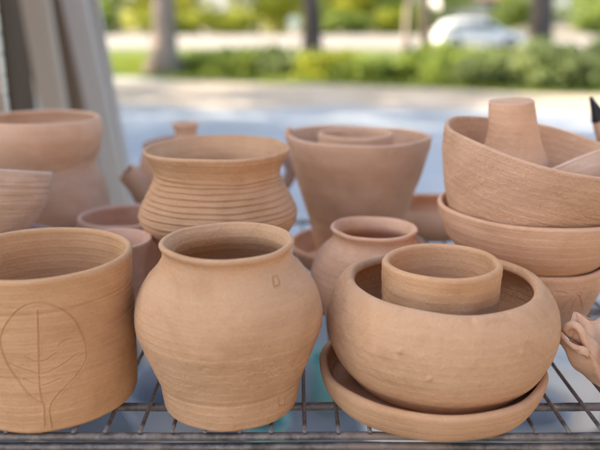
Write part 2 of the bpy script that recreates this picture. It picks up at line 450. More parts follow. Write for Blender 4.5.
# --- tall planter on a plate at the back, cup inside
pot('back_plate', 0.0610, 0.742, [(0.0560, 0), (0.0590, 0.0015), (0.0640, 0.008), (0.0700, 0.017), (0.0725, 0.0230)], M_jar,
    'wide clay plate under the tall back planter, seen past the vase', 'plate', t=0.005, floor=0.006, n_out=50, n_ang=120, seed=14)
pot('tall_planter', 0.0610, 0.752, [(0.0385, 0), (0.0410, 0.0015), (0.0460, 0.02), (0.0520, 0.045), (0.0595, 0.068), (0.0660, 0.090), (0.0715, 0.108), (0.0746, 0.122), (0.0760, 0.1315)],
    M_back, 'tall flaring clay planter at the back centre with a cup sunk inside', 'planter', z=0.0065, t=0.0042, n_out=70, n_ang=130, seed=15, rimw=0.0020)
V, F = pot_mesh([(0.0250, 0), (0.0270, 0.0015), (0.0310, 0.04), (0.0375, 0.095), (0.0390, 0.1262)], t=0.0045, n_out=60, n_ang=120, seed=16)
tag(mesh_np('sunken_cup', V, F, M_back, loc=(0.0575, 0.748, SH + 0.0140)), 'round clay cup sunk inside the tall back planter', 'cup')
# lump of clay on its rim, kept as a part of the planter
kn = catmull([(-0.0045, 0, -0.003), (-0.003, 0.0, 0.004), (0.0, 0, 0.008), (0.003, 0, 0.005), (0.004, 0, -0.003)], 16)
V, F = tube(kn, [0.0026] * len(kn), 8)
o = mesh_np('rim_lug', V, F, M_back, bpy.data.objects['tall_planter'], loc=(-0.0727, -0.012, 0.1335)); o.rotation_euler = (0, 0, R(75))

# --- low bowl behind the stack
pot('low_bowl', 0.1640, 0.864, [(0.0420, 0), (0.0450, 0.0015), (0.0590, 0.009), (0.0670, 0.019), (0.0650, 0.029), (0.0575, 0.0375)],
    M_stack2, 'low rounded clay bowl behind the tower of three bowls', 'bowl', t=0.0045, n_out=60, n_ang=150, seed=17)

# --- stack of three bowls on the right
tx, ty = 0.1985, 0.590
lr = 0.060
LEAFB = [(0.0400, 0), (0.0425, 0.0015), (0.0490, 0.012), (0.0550, 0.028), (0.0600, 0.043), (0.0622, 0.0580)]
def spt(px, py): return on_lathe(px, py, tx, ty, LEAFB)
leaf2 = [[spt(x / 5.63 + 540, y / 5.63 + 250) for x, y in p] for p in (
    [(110, 345), (140, 300), (170, 275), (207, 245), (222, 275), (232, 310), (236, 345)],
    [(207, 245), (190, 290), (172, 335)], [(205, 238), (230, 243)], [(62, 255), (68, 250)], [(84, 242), (100, 236), (150, 246)])]
pot('leaf_bowl', tx, ty, LEAFB,
    M_stack2, 'clay bowl with a scratched leaf, bottom of the tower of three bowls', 'bowl', t=0.0045, n_out=90, dense=170, n_ang=50, face=facing(tx, ty),
    disp=lines_disp(leaf2, 0.0008, 0.0006), seed=18, wob=(0.005, 0.003))
pot('wide_bowl', tx - 0.001, ty, [(0.0420, 0), (0.0445, 0.0015), (0.0560, 0.012), (0.0680, 0.026), (0.0762, 0.042), (0.0800, 0.0550)],
    M_stack2, 'smooth wide clay bowl in the middle of the tower of three bowls', 'bowl', z=0.0475, t=0.0045, n_out=90, n_ang=150, seed=19, rimw=0.0012, wob=(0.006, 0.003))
sr = np.random.default_rng(21)
fs = facing(tx, ty)
scr = []
for i in range(12):
    t0 = fs + sr.uniform(0.0, 0.9); z0 = sr.uniform(0.026, 0.060); l = sr.uniform(0.15, 0.6); s = sr.uniform(-0.02, 0.004)
    scr.append([(t0, z0), (t0 + l / 2, z0 + s * l / 2 + 0.0006), (t0 + l, z0 + s * l)])
sc = [(fs + sr.uniform(-1.2, 1.2), sr.uniform(0.01, 0.07), sr.choice([-1, -1, 1]) * sr.uniform(.00015, .0005), sr.uniform(.0007, .0018)) for _ in range(80)]
def top_cut(T, Z, Rr): return np.zeros(T.shape)
top = pot('tilted_bowl', tx - 0.0150, ty + 0.002, [(0.0520, 0), (0.0550, 0.0018), (0.0615, 0.012), (0.0685, 0.028), (0.0740, 0.045), (0.0780, 0.060), (0.0805, 0.0755)],
    M_stack, 'deep rough clay bowl leaning sideways on top of the tower of three bowls', 'bowl', z=0.0810, rot=(R(6), R(11), 0), t=0.0042, n_out=100, dense=200, n_ang=60,
    face=facing(tx, ty), disp=add_disp(lines_disp(scr, 0.0005, 0.00045), crumbs_disp(sc)), seed=20, rimw=0.0022, wob=(0.008, 0.005))
# cone in the top bowl
def cone_disp(T, Z, Rr): return 0.0006 * np.sin(3 * T + Z * 60) + 0.0005 * np.sin(Z * 130 + T)
pot('clay_cone', tx - 0.0150, ty + 0.020, [(0.0330, 0), (0.0340, 0.002), (0.0335, 0.012), (0.0318, 0.026), (0.0282, 0.039), (0.0228, 0.052), (0.0200, 0.066), (0.0182, 0.0850), (0.0168, 0.0872), (0.0080, 0.0878), (0.0012, 0.0879)],
    M_stack2, 'blunt closed clay cone standing upright inside the leaning top bowl', 'cone', z=0.1025, rot=(R(3), R(-4), 0), t=0.003, n_out=110, n_ang=120, disp=cone_disp, seed=22, wob=(0.012, 0.008))
pot('pale_dish', tx + 0.0370, ty + 0.006, [(0.0180, 0), (0.0205, 0.0012), (0.0290, 0.009), (0.0350, 0.021), (0.0375, 0.033)],
    M_pale, 'small pale clay dish tipped on its side inside the leaning top bowl', 'dish', z=0.1020, rot=(R(-22), R(-24), 0), t=0.0034, n_out=70, n_ang=140, seed=23)

# --- jug at the right edge
jug = empty('beaked_jug', (0.3200, 0.700, SH), 'tan clay jug with a black tipped beak at the right edge of the shelf', 'jug')
V, F = pot_mesh([(0.0340, 0), (0.0370, 0.002), (0.0450, 0.03), (0.0470, 0.06), (0.0420, 0.10), (0.0320, 0.13), (0.0260, 0.15), (0.0250, 0.165), (0.0270, 0.1750)], t=0.004, seed=24)
mesh_np('body', V, F, M_stack, jug)
pth = catmull([(-0.016, 0, 0.140), (-0.024, 0, 0.152), (-0.030, 0, 0.163)], 12)
V, F = tube(pth, np.linspace(0.011, 0.0072, len(pth)), 14); mesh_np('spout', V, F, M_stack, jug)
pth = catmull([(-0.0295, 0, 0.162), (-0.0345, 0, 0.172), (-0.0405, 0, 0.183)], 12)
V, F = tube(pth, np.linspace(0.0078, 0.0016, len(pth)), 14); mesh_np('beak', V, F, M_black, jug)

# --- teapot behind the ridged pot
tp = empty('teapot', (-0.1450, 0.880, SH), 'clay teapot with a stubby spout and lid, half hidden behind the ridged pot', 'teapot')
V, F = pot_mesh([(0.0420, 0), (0.0450, 0.002), (0.0530, 0.022), (0.0560, 0.045), (0.0545, 0.068), (0.0520, 0.088), (0.0475, 0.101), (0.0430, 0.1065)], t=0.004, n_out=80, n_ang=140, seed=25)
mesh_np('body', V, F, M_back, tp)
V, F = pot_mesh([(0.0490, 0), (0.0497, 0.003), (0.0460, 0.0055), (0.0340, 0.0085), (0.0180, 0.0098), (0.0060, 0.0100)], t=0.003, floor=0.001, n_out=60, n_ang=120, seed=26)
lid = mesh_np('lid', V, F, M_dark, tp, loc=(0.002, 0, 0.1070))
V, F = pot_mesh([(0.0150, 0), (0.0140, 0.002), (0.0137, 0.006), (0.0145, 0.0105), (0.0162, 0.0135), (0.0166, 0.0160)], t=0.004, floor=0.01, n_out=40, n_ang=80, seed=27)
mesh_np('knob', V, F, M_back, lid, loc=(0.003, 0, 0.0105))
pth = catmull([(-0.030, -0.026, 0.040), (-0.038, -0.036, 0.055), (-0.047, -0.043, 0.070), (-0.0590, -0.048, 0.0845)], 24)
V, F = tube(pth, np.linspace(0.0215, 0.0120, len(pth)), 20, cap=False)
sp_ = mesh_np('spout', V, F, M_back, tp); s = sp_.modifiers.new('wall', 'SOLIDIFY'); s.thickness = 0.003; s.offset = -1
pth = catmull([(0.050, 0.0, 0.092), (0.078, 0.0, 0.106), (0.116, 0.0, 0.100), (0.134, 0.0, 0.076), (0.116, 0.0, 0.048), (0.080, 0.0, 0.034), (0.055, 0, 0.036)], 50)
V, F = tube(pth, 0.0075, 12); mesh_np('handle', V, F, M_dark, tp)

# --- crumpled clay piece at the right
def patch(G, nu=40, nv=60, h=0.0017, seed=0):
    """thick clay sheet through a grid of (pixel x, pixel y, distance) points"""
    W = np.array([[at_depth(*g) for g in row] for row in G])
    A = np.stack([catmull(W[i], 3 * nv)[np.linspace(0, 1e9, 1).astype(int)] if False else
                  np.stack([np.interp(np.linspace(0, 1, nv), np.linspace(0, 1, len(c)), c[:, k]) for k in range(3)], 1)
                  for i in range(len(W)) for c in [catmull(W[i], 200)]])
    B = np.zeros((nu, nv, 3))
    for j in range(nv):
        c = catmull(A[:, j], 200)
        for k in range(3): B[:, j, k] = np.interp(np.linspace(0, 1, nu), np.linspace(0, 1, len(c)), c[:, k])
    rg = np.random.default_rng(seed)
    U, T = np.meshgrid(np.linspace(0, 1, nu), np.linspace(0, 1, nv), indexing='ij')
    n = np.cross(np.gradient(B, axis=1), np.gradient(B, axis=0)); n /= np.linalg.norm(n, axis=-1)[..., None] + 1e-12
    for _ in range(8):
        B = B + n * (0.0009 * rg.uniform(0.2, 1) * np.sin(rg.uniform(-14, 14) * U + rg.uniform(-18, 18) * T + rg.uniform(0, 6.28)))[..., None]
    edge = np.minimum(np.minimum(U, 1 - U) * nu * 0.35, np.minimum(T, 1 - T) * nv * 0.35)
    hh = h * np.sqrt(np.clip(edge, 0.0, 1)) + 1e-5
    V = np.vstack([(B + n * hh[..., None]).reshape(-1, 3), (B - n * hh[..., None]).reshape(-1, 3)])
    F = []; o_ = nu * nv
    for a in range(nu - 1):
        for b in range(nv - 1):
            q = (a * nv + b, a * nv + b + 1, (a + 1) * nv + b + 1, (a + 1) * nv + b)
            F.append(q); F.append(tuple(o_ + x for x in q[::-1]))
    per = [b for b in range(nv)] + [a * nv + nv - 1 for a in range(1, nu)] + [(nu - 1) * nv + b for b in range(nv - 2, -1, -1)] + [a * nv for a in range(nu - 2, 0, -1)]
    for a, b in zip(per, per[1:] + per[:1]): F.append((b, a, o_ + a, o_ + b))
    return [tuple(v) for v in V], F
back_flap = [[(562, 330, .460), (570, 321, .468), (575, 311, .478), (584, 316, .474), (594, 320, .482), (606, 315, .488), (640, 306, .495)],
             [(567, 338, .464), (574, 330, .468), (580, 323, .472), (588, 328, .464), (597, 333, .470), (608, 329, .474), (640, 324, .480)],
             [(572, 350, .462), (578, 347, .462), (584, 343, .460), (591, 343, .455), (600, 349, .460), (610, 350, .462), (640, 346, .468)],
             [(580, 366, .468), (585, 367, .467), (590, 368, .466), (596, 368, .464), (604, 370, .464), (614, 372, .466), (640, 370, .470)]]
front_fold = [[(556, 331, .448), (561, 331, .441), (569, 341, .436), (579, 346, .438), (590, 352, .444), (598, 362, .452), (606, 356, .439), (615, 343, .436), (642, 338, .442)],
              [(557, 339, .446), (564, 341, .438), (572, 347, .433), (582, 351, .434), (592, 358, .440), (600, 365, .451), (608, 359, .436), (617, 352, .432), (642, 348, .440)],
              [(564, 350, .447), (571, 352, .441), (579, 353, .436), (587, 353, .434), (596, 364, .437), (602, 373, .448), (610, 369, .436), (619, 364, .433), (642, 360, .438)],
              [(574, 362, .450), (580, 365, .446), (586, 366, .441), (592, 367, .438), (599, 375, .439), (605, 381, .445), (612, 379, .438), (620, 376, .436), (642, 372, .440)],
              [(586, 374, .458), (591, 379, .454), (596, 382, .450), (600, 384, .448), (604, 387, .448), (608, 389, .450), (613, 389, .450), (620, 389, .448), (642, 388, .450)]]
band = [[(561, 331, .450), (568, 325, .450), (576, 325, .450), (584, 332, .448), (593, 346, .446), (603, 360, .446), (618, 372, .444)],
        [(563, 332, .446), (570, 327, .444), (577, 328, .441), (584, 336, .439), (592, 350, .437), (601, 364, .438), (616, 377, .436)],
        [(566, 335, .446), (572, 331, .445), (577, 333, .442), (582, 341, .440), (589, 354, .440), (598, 368, .441), (613, 381, .440)],
        [(569, 338, .452), (574, 335, .452), (577, 337, .452), (581, 344, .452), (588, 357, .451), (596, 371, .450), (611, 384, .448)]]
rear_wall = [[(577, 312, .481), (592, 319, .484), (606, 316, .492), (640, 306, .497)],
             [(573, 330, .494), (590, 334, .500), (606, 332, .504), (640, 326, .508)],
             [(576, 352, .496), (590, 354, .502), (606, 354, .506), (640, 352, .510)],
             [(582, 372, .478), (594, 374, .484), (608, 374, .488), (640, 374, .490)]]
V, F = join(patch(back_flap, seed=1), patch(front_fold, 50, 80, seed=2), patch(rear_wall, seed=3), patch(band, 24, 70, 0.0016, seed=4))
o = mesh_np('crumpled_clay', V, F, M_stack2)
tag(o, 'crumpled folded clay piece like draped cloth at the right edge beside the saucer', 'clay piece')

# ------------------------------------------------------------------ wire shelving rack
def steel():
    m, nt, b = nodes('dusty_chrome_wire')
    tc = N(nt, 'ShaderNodeTexCoord')
    f = noise(nt, tc.outputs['Object'], 120, 5, 0.65)
    f2 = noise(nt, tc.outputs['Object'], 28, 4, 0.6)
    c = ramp(nt, f, [(0.35, (0.11, 0.095, 0.078)), (0.55, (0.21, 0.19, 0.17)), (0.70, (0.34, 0.29, 0.23))])
    c = mixc(nt, c, (0.25, 0.19, 0.14), ramp(nt, f2, [(0.48, (0, 0, 0)), (0.66, (0.8, 0.8, 0.8))]))
    nt.links.new(c, b.inputs['Base Color'])
    nt.links.new(ramp(nt, f2, [(0.4, (0.6, 0.6, 0.6)), (0.6, (0.1, 0.1, 0.1))]), b.inputs['Metallic'])
    b.inputs['Roughness'].default_value = 0.48
    nt.links.new(bump(nt, f, 0.5, 0.0006), b.inputs['Normal'])
    return m
M_steel = steel()
M_post = simple('chrome_post', (0.42, 0.41, 0.39), (0.58, 0.57, 0.55), 60, 0.3, 0.85)
XL, XR, YF, YB = -0.395, 0.560, 0.4110, 0.935
rack = empty('wire_rack', (0, 0, 0), 'dusty chrome wire shelving rack that carries all the clay pots', 'shelf rack')
def rodx(name, y, z, r, wav=0.0003):
    xs = np.linspace(XL, XR, 120)
    P = [(x, y + wav * math.sin(x * 37), z + wav * math.sin(x * 23 + 1)) for x in xs]
    V, F = tube(P, [r * (1 + 0.03 * math.sin(x * 310) + 0.03 * math.sin(x * 173)) for x in xs], 12)
    return mesh_np(name, V, F, M_steel, rack)
rodx('front_rail', YF, SH - 0.0054, 0.0026)
rodx('front_rail', YF + 0.0012, SH - 0.0136, 0.0026)
rodx('front_rail', YF + 0.001, SH - 0.0400, 0.0029)
rodx('rear_rail', YB, SH - 0.0058, 0.0029)
rodx('rear_rail', YB, SH - 0.0300, 0.0029)
for y in (0.449, 0.620, 0.790): rodx('cross_rod', y, SH - 0.0058, 0.0029)
ys = np.linspace(YF - 0.002, YB + 0.002, 60)
V, F = tube([(0.0002 * math.sin(y * 50), y, 0) for y in ys], [0.00140 * (1 + 0.05 * math.sin(y * 400)) for y in ys], 10)
w0 = mesh_np('shelf_wire', V, F, M_steel, rack)
SP = 0.02125
k0 = -18
for k in range(k0, 27):
    x = 0.0028 + k * SP
    if x < XL or x > XR: continue
    o = w0 if k == k0 else w0.copy()
    if k != k0: C.objects.link(o)
    o.parent = rack; o.location = (x + 0.0006 * math.sin(k * 2.3), 0, SH - 0.0014 - 0.0002 * (k % 2))
zz = []
n = 46
for i in range(n + 1):
    zz.append((XL + (XR - XL) * i / n, YF + 0.0005, SH - (0.0170 if i % 2 else 0.0385)))
V, F = tube(zz, 0.0014, 8); mesh_np('truss_wire', V, F, M_steel, rack, smooth=False)
pp = []
z = 0.0
while z < 1.95:
    pp += [(0.0125, z), (0.0125, z + 0.0205), (0.0112, z + 0.0215), (0.0112, z + 0.0240), (0.0125, z + 0.0250)]; z += 0.0254
PV = []; PF = []
nn = 20
for r_, z_ in pp:
    for k in range(nn): PV.append((r_ * math.cos(6.2832 * k / nn), r_ * math.sin(6.2832 * k / nn), z_))
for i in range(len(pp) - 1):
    for k in range(nn): PF.append((i * nn + k, i * nn + (k + 1) % nn, (i + 1) * nn + (k + 1) % nn, (i + 1) * nn + k))
p0 = mesh_np('post', PV, PF, M_post, rack, smooth=False)
for i, (x, y) in enumerate(((-0.383, YB - 0.012), (XR + 0.012, YB - 0.012), (XL - 0.012, YF + 0.012), (XR + 0.012, YF + 0.012))):
    o = p0 if i == 0 else p0.copy()
    if i: C.objects.link(o)
    o.parent = rack; o.location = (x, y, 0.0)

# ------------------------------------------------------------------ setting: ground
def ground_mat():
    m, nt, b = nodes('asphalt')
    tc = N(nt, 'ShaderNodeTexCoord')
    a = noise(nt, tc.outputs['Object'], 0.35, 6, 0.7, None, 1.0); f = noise(nt, tc.outputs['Object'], 60, 4, 0.7)
    c = ramp(nt, a, [(0.34, (0.30, 0.32, 0.33)), (0.52, (0.43, 0.455, 0.465)), (0.66, (0.58, 0.58, 0.56))])
    st = ramp(nt, noise(nt, tc.outputs['Object'], 0.9, 5, 0.7, (0.25, 1, 1), 1.5), [(0.55, (0, 0, 0)), (0.72, (0.65, 0.65, 0.65))])
    c = mixc(nt, c, (0.30, 0.305, 0.31), st)
    c = mixc(nt, c, (0.32, 0.33, 0.34), ramp(nt, f, [(0.50, (0, 0, 0)), (0.75, (0.5, 0.5, 0.5))]))
    nt.links.new(c, b.inputs['Base Color']); b.inputs['Roughness'].default_value = 0.85
    nt.links.new(bump(nt, f, 0.5, 0.006), b.inputs['Normal']); return m
def sheet(name, x0, x1, y0, y1, z, mat, nx=2, ny=2, rough_edge=0.0, fz=None):
    V = []; 
    for j in range(ny + 1):
        for i in range(nx + 1):
            x = x0 + (x1 - x0) * i / nx; y = y0 + (y1 - y0) * j / ny
            if rough_edge and j in (0, ny): y += rough_edge * (math.sin(x * 1.1 + j) + 0.6 * math.sin(x * 2.7) + 0.3 * math.sin(x * 6.1))
            if fz: y += fz(x)
            V.append((x, y, z))
    F = [(j * (nx + 1) + i, j * (nx + 1) + i + 1, (j + 1) * (nx + 1) + i + 1, (j + 1) * (nx + 1) + i) for j in range(ny) for i in range(nx)]
    return tag(mesh_np(name, V, F, mat), None, None, None, 'structure')
M_soil = simple('dry_earth', (0.20, 0.16, 0.10), (0.32, 0.27, 0.18), 1.5, 0.95, bscale=8, bdist=0.03)
M_turf = simple('turf', (0.10, 0.14, 0.03), (0.18, 0.22, 0.05), 0.8, 0.9, bscale=25, bdist=0.05)
M_conc = simple('pale_concrete', (0.30, 0.26, 0.21), (0.40, 0.35, 0.29), 0.3, 0.85, bscale=30, bdist=0.005)
M_pad = simple('low_bounce_floor', (0.13, 0.125, 0.12), (0.22, 0.21, 0.20), 2.5, 0.8, bscale=40, bdist=0.003)
sheet('ground', -900, 900, -600, 1500, -0.012, M_soil, 4, 4)
sheet('driveway', -40, 40, -30, 21, -0.006, ground_mat(), 160, 4, 0.12)
M_sunstrip = simple('sun_tinted_paving', (0.42, 0.34, 0.255), (0.60, 0.50, 0.39), 1.2, 0.95, bscale=40, bdist=0.01)
slant = lambda x: -0.46 * max(-14, min(9, x))
sheet('sunlit_strip', -40, 40, 10.6, 15.2, -0.002, M_sunstrip, 160, 4, 0.25, lambda x: 0.35 * slant(x))  # tan strip: warmth of sunlight on the paving put into its colour
sheet('floor_slab', -3.4, 4.2, -7.5, 2.9, 0.0, M_pad)  # slab stretched behind the camera, kept dark to cut bounce from below
sheet('verge', -60, 60, 14.9, 38, 0.003, M_turf, 200, 4, 0.22, slant)
sheet('road', -160, 160, 39, 92, 0.006, M_conc, 100, 2, 0.2)

# grass on the verge: uncountable
def grass(x0, x1, y0, y1, n, h):
    x = rng.uniform(x0, x1, n); y = rng.uniform(y0, y1, n) - 0.46 * np.clip(x, -14, 9)
    hh = h * rng.uniform(0.5, 1.3, n); a = rng.uniform(0, 6.28, n); w = 0.012 + 0.02 * rng.random(n)
    lx = rng.normal(0, 0.35, n) * hh; ly = rng.normal(0, 0.35, n) * hh
    V = np.empty((n, 3, 3)); dx, dy = np.cos(a) * w, np.sin(a) * w
    V[:, 0] = np.stack([x - dx, y - dy, 0 * x - 0.006], 1); V[:, 1] = np.stack([x + dx, y + dy, 0 * x - 0.006], 1)
    V[:, 2] = np.stack([x + lx, y + ly, hh], 1)
    return V.reshape(-1, 3), np.arange(3 * n).reshape(-1, 3)
M_grass = leafmat('grass_blades', (0.11, 0.17, 0.02), (0.26, 0.33, 0.05), 0.5)
V, F = grass(-13, 13, 15.0, 26, 36000, 0.13)
tag(mesh_np('grass', V, F, M_grass, smooth=False), 'bright sunlit grass on the verge across the driveway', 'grass', kind='stuff')

# ------------------------------------------------------------------ foliage
def leaves(lobes, n, size, seed):
    rg = np.random.default_rng(seed)
    lob = np.array(lobes, float)           # cx cy cz rx ry rz
    wgt = lob[:, 3] * lob[:, 4] * lob[:, 5]; wgt /= wgt.sum()
    idx = rg.choice(len(lob), n, p=wgt)
    d = rg.normal(size=(n, 3)); d /= np.linalg.norm(d, axis=1)[:, None]
    rad = (0.35 + 0.72 * rg.random(n) ** 0.45)[:, None]
    P = lob[idx, :3] + d * rad * lob[idx, 3:]
    P += 0.12 * lob[idx, 3:] * rg.normal(size=(n, 3))
    a = rg.normal(size=(n, 3)); a /= np.linalg.norm(a, axis=1)[:, None]
    b = np.cross(a, rg.normal(size=(n, 3))); b /= np.linalg.norm(b, axis=1)[:, None]
    s = (size * rg.uniform(0.6, 1.4, n))[:, None]
    V = np.stack([P - a * s, P + b * s * 0.5, P + a * s, P - b * s * 0.5], 1).reshape(-1, 3)
    V[:, 2] = np.maximum(V[:, 2], 0.01)
    return V, np.arange(4 * n).reshape(-1, 4)
def crown_lobes(cx, cy, z0, z1, r, k, seed):
    rg = np.random.default_rng(seed); L = []
    for i in range(k):
        f = rg.random(); z = z0 + (z1 - z0) * f
        rr = r * (0.45 + 0.55 * math.sin(math.pi * min(0.95, f * 0.85 + 0.12)))
        a = rg.uniform(0, 6.28); q = rr * math.sqrt(rg.random())
        s = r * rg.uniform(0.24, 0.42)
        L.append((cx + q * math.cos(a), cy + q * math.sin(a), z, s, s, s * 0.75))
    return L
M_bark = simple('bark', (0.075, 0.058, 0.050), (0.19, 0.15, 0.13), 5, 0.95, bscale=14, bstr=0.9, bdist=0.03, stretch=(1, 1, 0.25))
M_bark2 = simple('pale_bark', (0.22, 0.17, 0.135), (0.42, 0.34, 0.28), 5, 0.95, bscale=14, bstr=0.9, bdist=0.03, stretch=(1, 1, 0.25))
M_lf_y = leafmat('leaves_yellow_green', (0.26, 0.33, 0.03), (0.58, 0.62, 0.10), 0.6)
M_lf_g = leafmat('leaves_green', (0.17, 0.25, 0.045), (0.36, 0.46, 0.10), 0.5)
M_lf_d = leafmat('leaves_dark', (0.16, 0.215, 0.07), (0.31, 0.38, 0.15), 0.5)
def tree(x, y, r, h, z0, cr, n, size, lmat, label, seed, bark=M_bark, lean=0.0, k=16, limbs=5, group=None):
    rg = np.random.default_rng(seed)
    t = empty('tree', (x, y, -0.012), label, 'tree', group)
    zs = np.linspace(0, h * 0.8, 14)
    P = [(lean * z + 0.05 * math.sin(z * 1.3 + seed), 0.05 * math.sin(z * 0.9 + 2 * seed), z) for z in zs]
    rad = [r * (1 - 0.75 * z / (h * 0.8)) * (1 + 0.75 * math.exp(-z / 0.25)) for z in zs]
    parts = [tube(P, rad, 14)]
    for i in range(limbs):
        zb = z0 * 0.8 + (h * 0.72 - z0 * 0.8) * (i + 0.5) / limbs; a = rg.uniform(0, 6.28); l = cr * rg.uniform(0.55, 0.9)
        Q = [(lean * zb + l * s * math.cos(a), l * s * math.sin(a), zb + l * (0.75 * s - 0.2 * s * s)) for s in np.linspace(0, 1, 7)]
        parts.append(tube(Q, np.linspace(r * 0.45, r * 0.08, 7), 8))
    V, F = join(*parts); mesh_np('trunk', V, F, bark, t)
    V, F = leaves(crown_lobes(lean * h, 0, z0 + cr * 0.2, h, cr, k, seed), n, size, seed)
    mesh_np('crown', V, F, lmat, t, smooth=False)
    return t
def bush(x, y, rx, ry, h, n, size, mat, label, seed, group='bushes along the driveway verge', name='bush'):
    rg = np.random.default_rng(seed)
    t = empty(name, (x, y, -0.012), label, 'bush', group)
    L = []
    for i in range(9):
        a = rg.uniform(0, 6.28); q = math.sqrt(rg.random()) * 0.7
        s = rg.uniform(0.35, 0.55)
        L.append((rx * q * math.cos(a), ry * q * math.sin(a), h * rg.uniform(0.25, 0.68), rx * s, ry * s, h * 0.34))
    V, F = leaves(L, n, size, seed); mesh_np('foliage', V, F, mat, t, smooth=False)
    st = []
    for i in range(7):
        a = rg.uniform(0, 6.28); q = rg.uniform(0.2, 0.6)
        st.append(tube([(0.05 * math.cos(a), 0.05 * math.sin(a), 0), (rx * q * 0.6 * math.cos(a), ry * q * 0.6 * math.sin(a), h * 0.35), (rx * q * math.cos(a), ry * q * math.sin(a), h * 0.7)], [0.03, 0.02, 0.008], 6))
    V, F = join(*st); mesh_np('stem', V, F, M_bark, t)
    return t
def gx(px, d): return (px - 300) / FPX * d * 0.99
# verge trees (crowns above the frame)
tree(gx(166, 17.8), 17.8, 0.33, 9.0, 3.4, 3.0, 6000, 0.13, M_lf_y, 'first verge tree from the left, thick trunk beyond the driveway', 31, M_bark2)
tree(gx(310, 18.0), 18.0, 0.25, 9.5, 3.6, 3.1, 6000, 0.13, M_lf_y, 'straight dark trunked tree beyond the driveway, right above the tall back planter', 32)
tree(gx(422, 24.0), 24.0, 0.17, 9.0, 3.8, 2.8, 5000, 0.13, M_lf_g, 'slim dark trunked tree beyond the driveway, just left of the white car', 33)
tree(gx(536, 18.0), 18.0, 0.31, 9.5, 3.4, 3.2, 6000, 0.13, M_lf_g, 'thick brown trunked tree beyond the driveway, above the clay cone', 34)
tree(gx(381, 44.0), 33.8, 0.17, 8.0, 4.2, 2.6, 4000, 0.14, M_lf_y, 'thin pale trunked tree by the far road, farther off than the rest', 35, M_bark2)
# verge bushes
bs = [(205, 18.6, 1.1, 0.8, 0.62, M_lf_g, 'low green bush just right of the first verge tree'),
      (255, 17.6, 1.2, 0.8, 0.66, M_lf_g, 'green bush midway between the first two verge trees'),
      (345, 16.4, 1.0, 0.8, 0.70, M_lf_y, 'yellow green bush just right of the straight dark tree'),
      (392, 15.8, 1.1, 0.8, 0.68, M_lf_g, 'rounded green bush left of the slim dark tree'),
      (452, 15.0, 1.2, 0.8, 0.76, M_lf_g, 'green bush low in front of the white car'),
      (580, 13.6, 1.2, 0.8, 0.95, M_lf_d, 'tall dark bush at the far right below the thick brown tree'),
      (505, 14.3, 1.1, 0.8, 0.74, M_lf_d, 'dark bush between the white car and the thick brown tree'),
      (288, 17.2, 0.9, 0.7, 0.55, M_lf_d, 'low dark bush at the foot of the straight dark tree'),
      (655, 14.4, 1.3, 0.9, 1.7, M_lf_d, 'tall dark bush half out of frame at the right')]
for i, (px, d, a, b_, h, m_, lab) in enumerate(bs):
    bush(gx(px, d), d, a, b_, h * (0.85 + 0.3 * ((i * 37) % 10) / 10), 1900, 0.09, m_, lab, 50 + i)
# trees added out of frame at the barn's end to dapple the sunlit strip
tree(-9.6, 15.0, 0.2, 8.0, 3.0, 2.3, 2600, 0.13, M_lf_g, 'leafy tree added out of view past the barn end to dapple the strip', 41, k=12, limbs=4)
tree(-9.2, 11.3, 0.2, 7.8, 1.6, 2.1, 3600, 0.15, M_lf_g, 'round leafy tree added out of view at the barn end wall for dappled shade', 44, k=14, limbs=4)
tree(-9.0, 13.6, 0.2, 7.6, 2.2, 2.0, 2600, 0.14, M_lf_g, 'small leafy tree added out of view near the barn end for dappled shade', 43, k=12, limbs=4)
tree(-8.3, 19.0, 0.2, 8.6, 3.2, 2.2, 2200, 0.13, M_lf_y, 'leafy tree added out of view left of the first verge tree for dappled shade', 42, k=11, limbs=4)
# far trees beyond the road
ft = [(-47, 96, M_lf_g), (-38, 104, M_lf_y), (-29, 98, M_lf_g), (-21, 106, M_lf_y), (-13.5, 99, M_lf_y), (-6, 104, M_lf_y), (1.5, 99, M_lf_y), (9, 106, M_lf_y), (16, 98, M_lf_g),
      (33, 105, M_lf_g), (41, 97, M_lf_g), (49, 102, M_lf_d), (57, 98, M_lf_g), (-56, 101, M_lf_y)]
for i, (x, y, m_) in enumerate(ft):
    tree(x, y, 0.35, 13 + 3 * math.sin(i * 2.1), 0.3, 5.6, 6500, 0.30, m_, 'leafy tree in the row beyond the far road', 70 + i, group='trees beyond the far road', k=26, limbs=4)
hb = [(-26, 93, M_lf_g), (-9, 93.5, M_lf_y), (4, 93, M_lf_g), (12, 93.5, M_lf_y), (38, 93, M_lf_g), (47, 94, M_lf_d), (-17, 94, M_lf_y), (-36, 94, M_lf_g)]
for i, (x, y, m_) in enumerate(hb):
    bush(x, y, 4.6, 1.6, 3.2, 3500, 0.24, m_, 'broad bush in the row at the back of the far road', 90 + i, group='bushes beyond the far road')

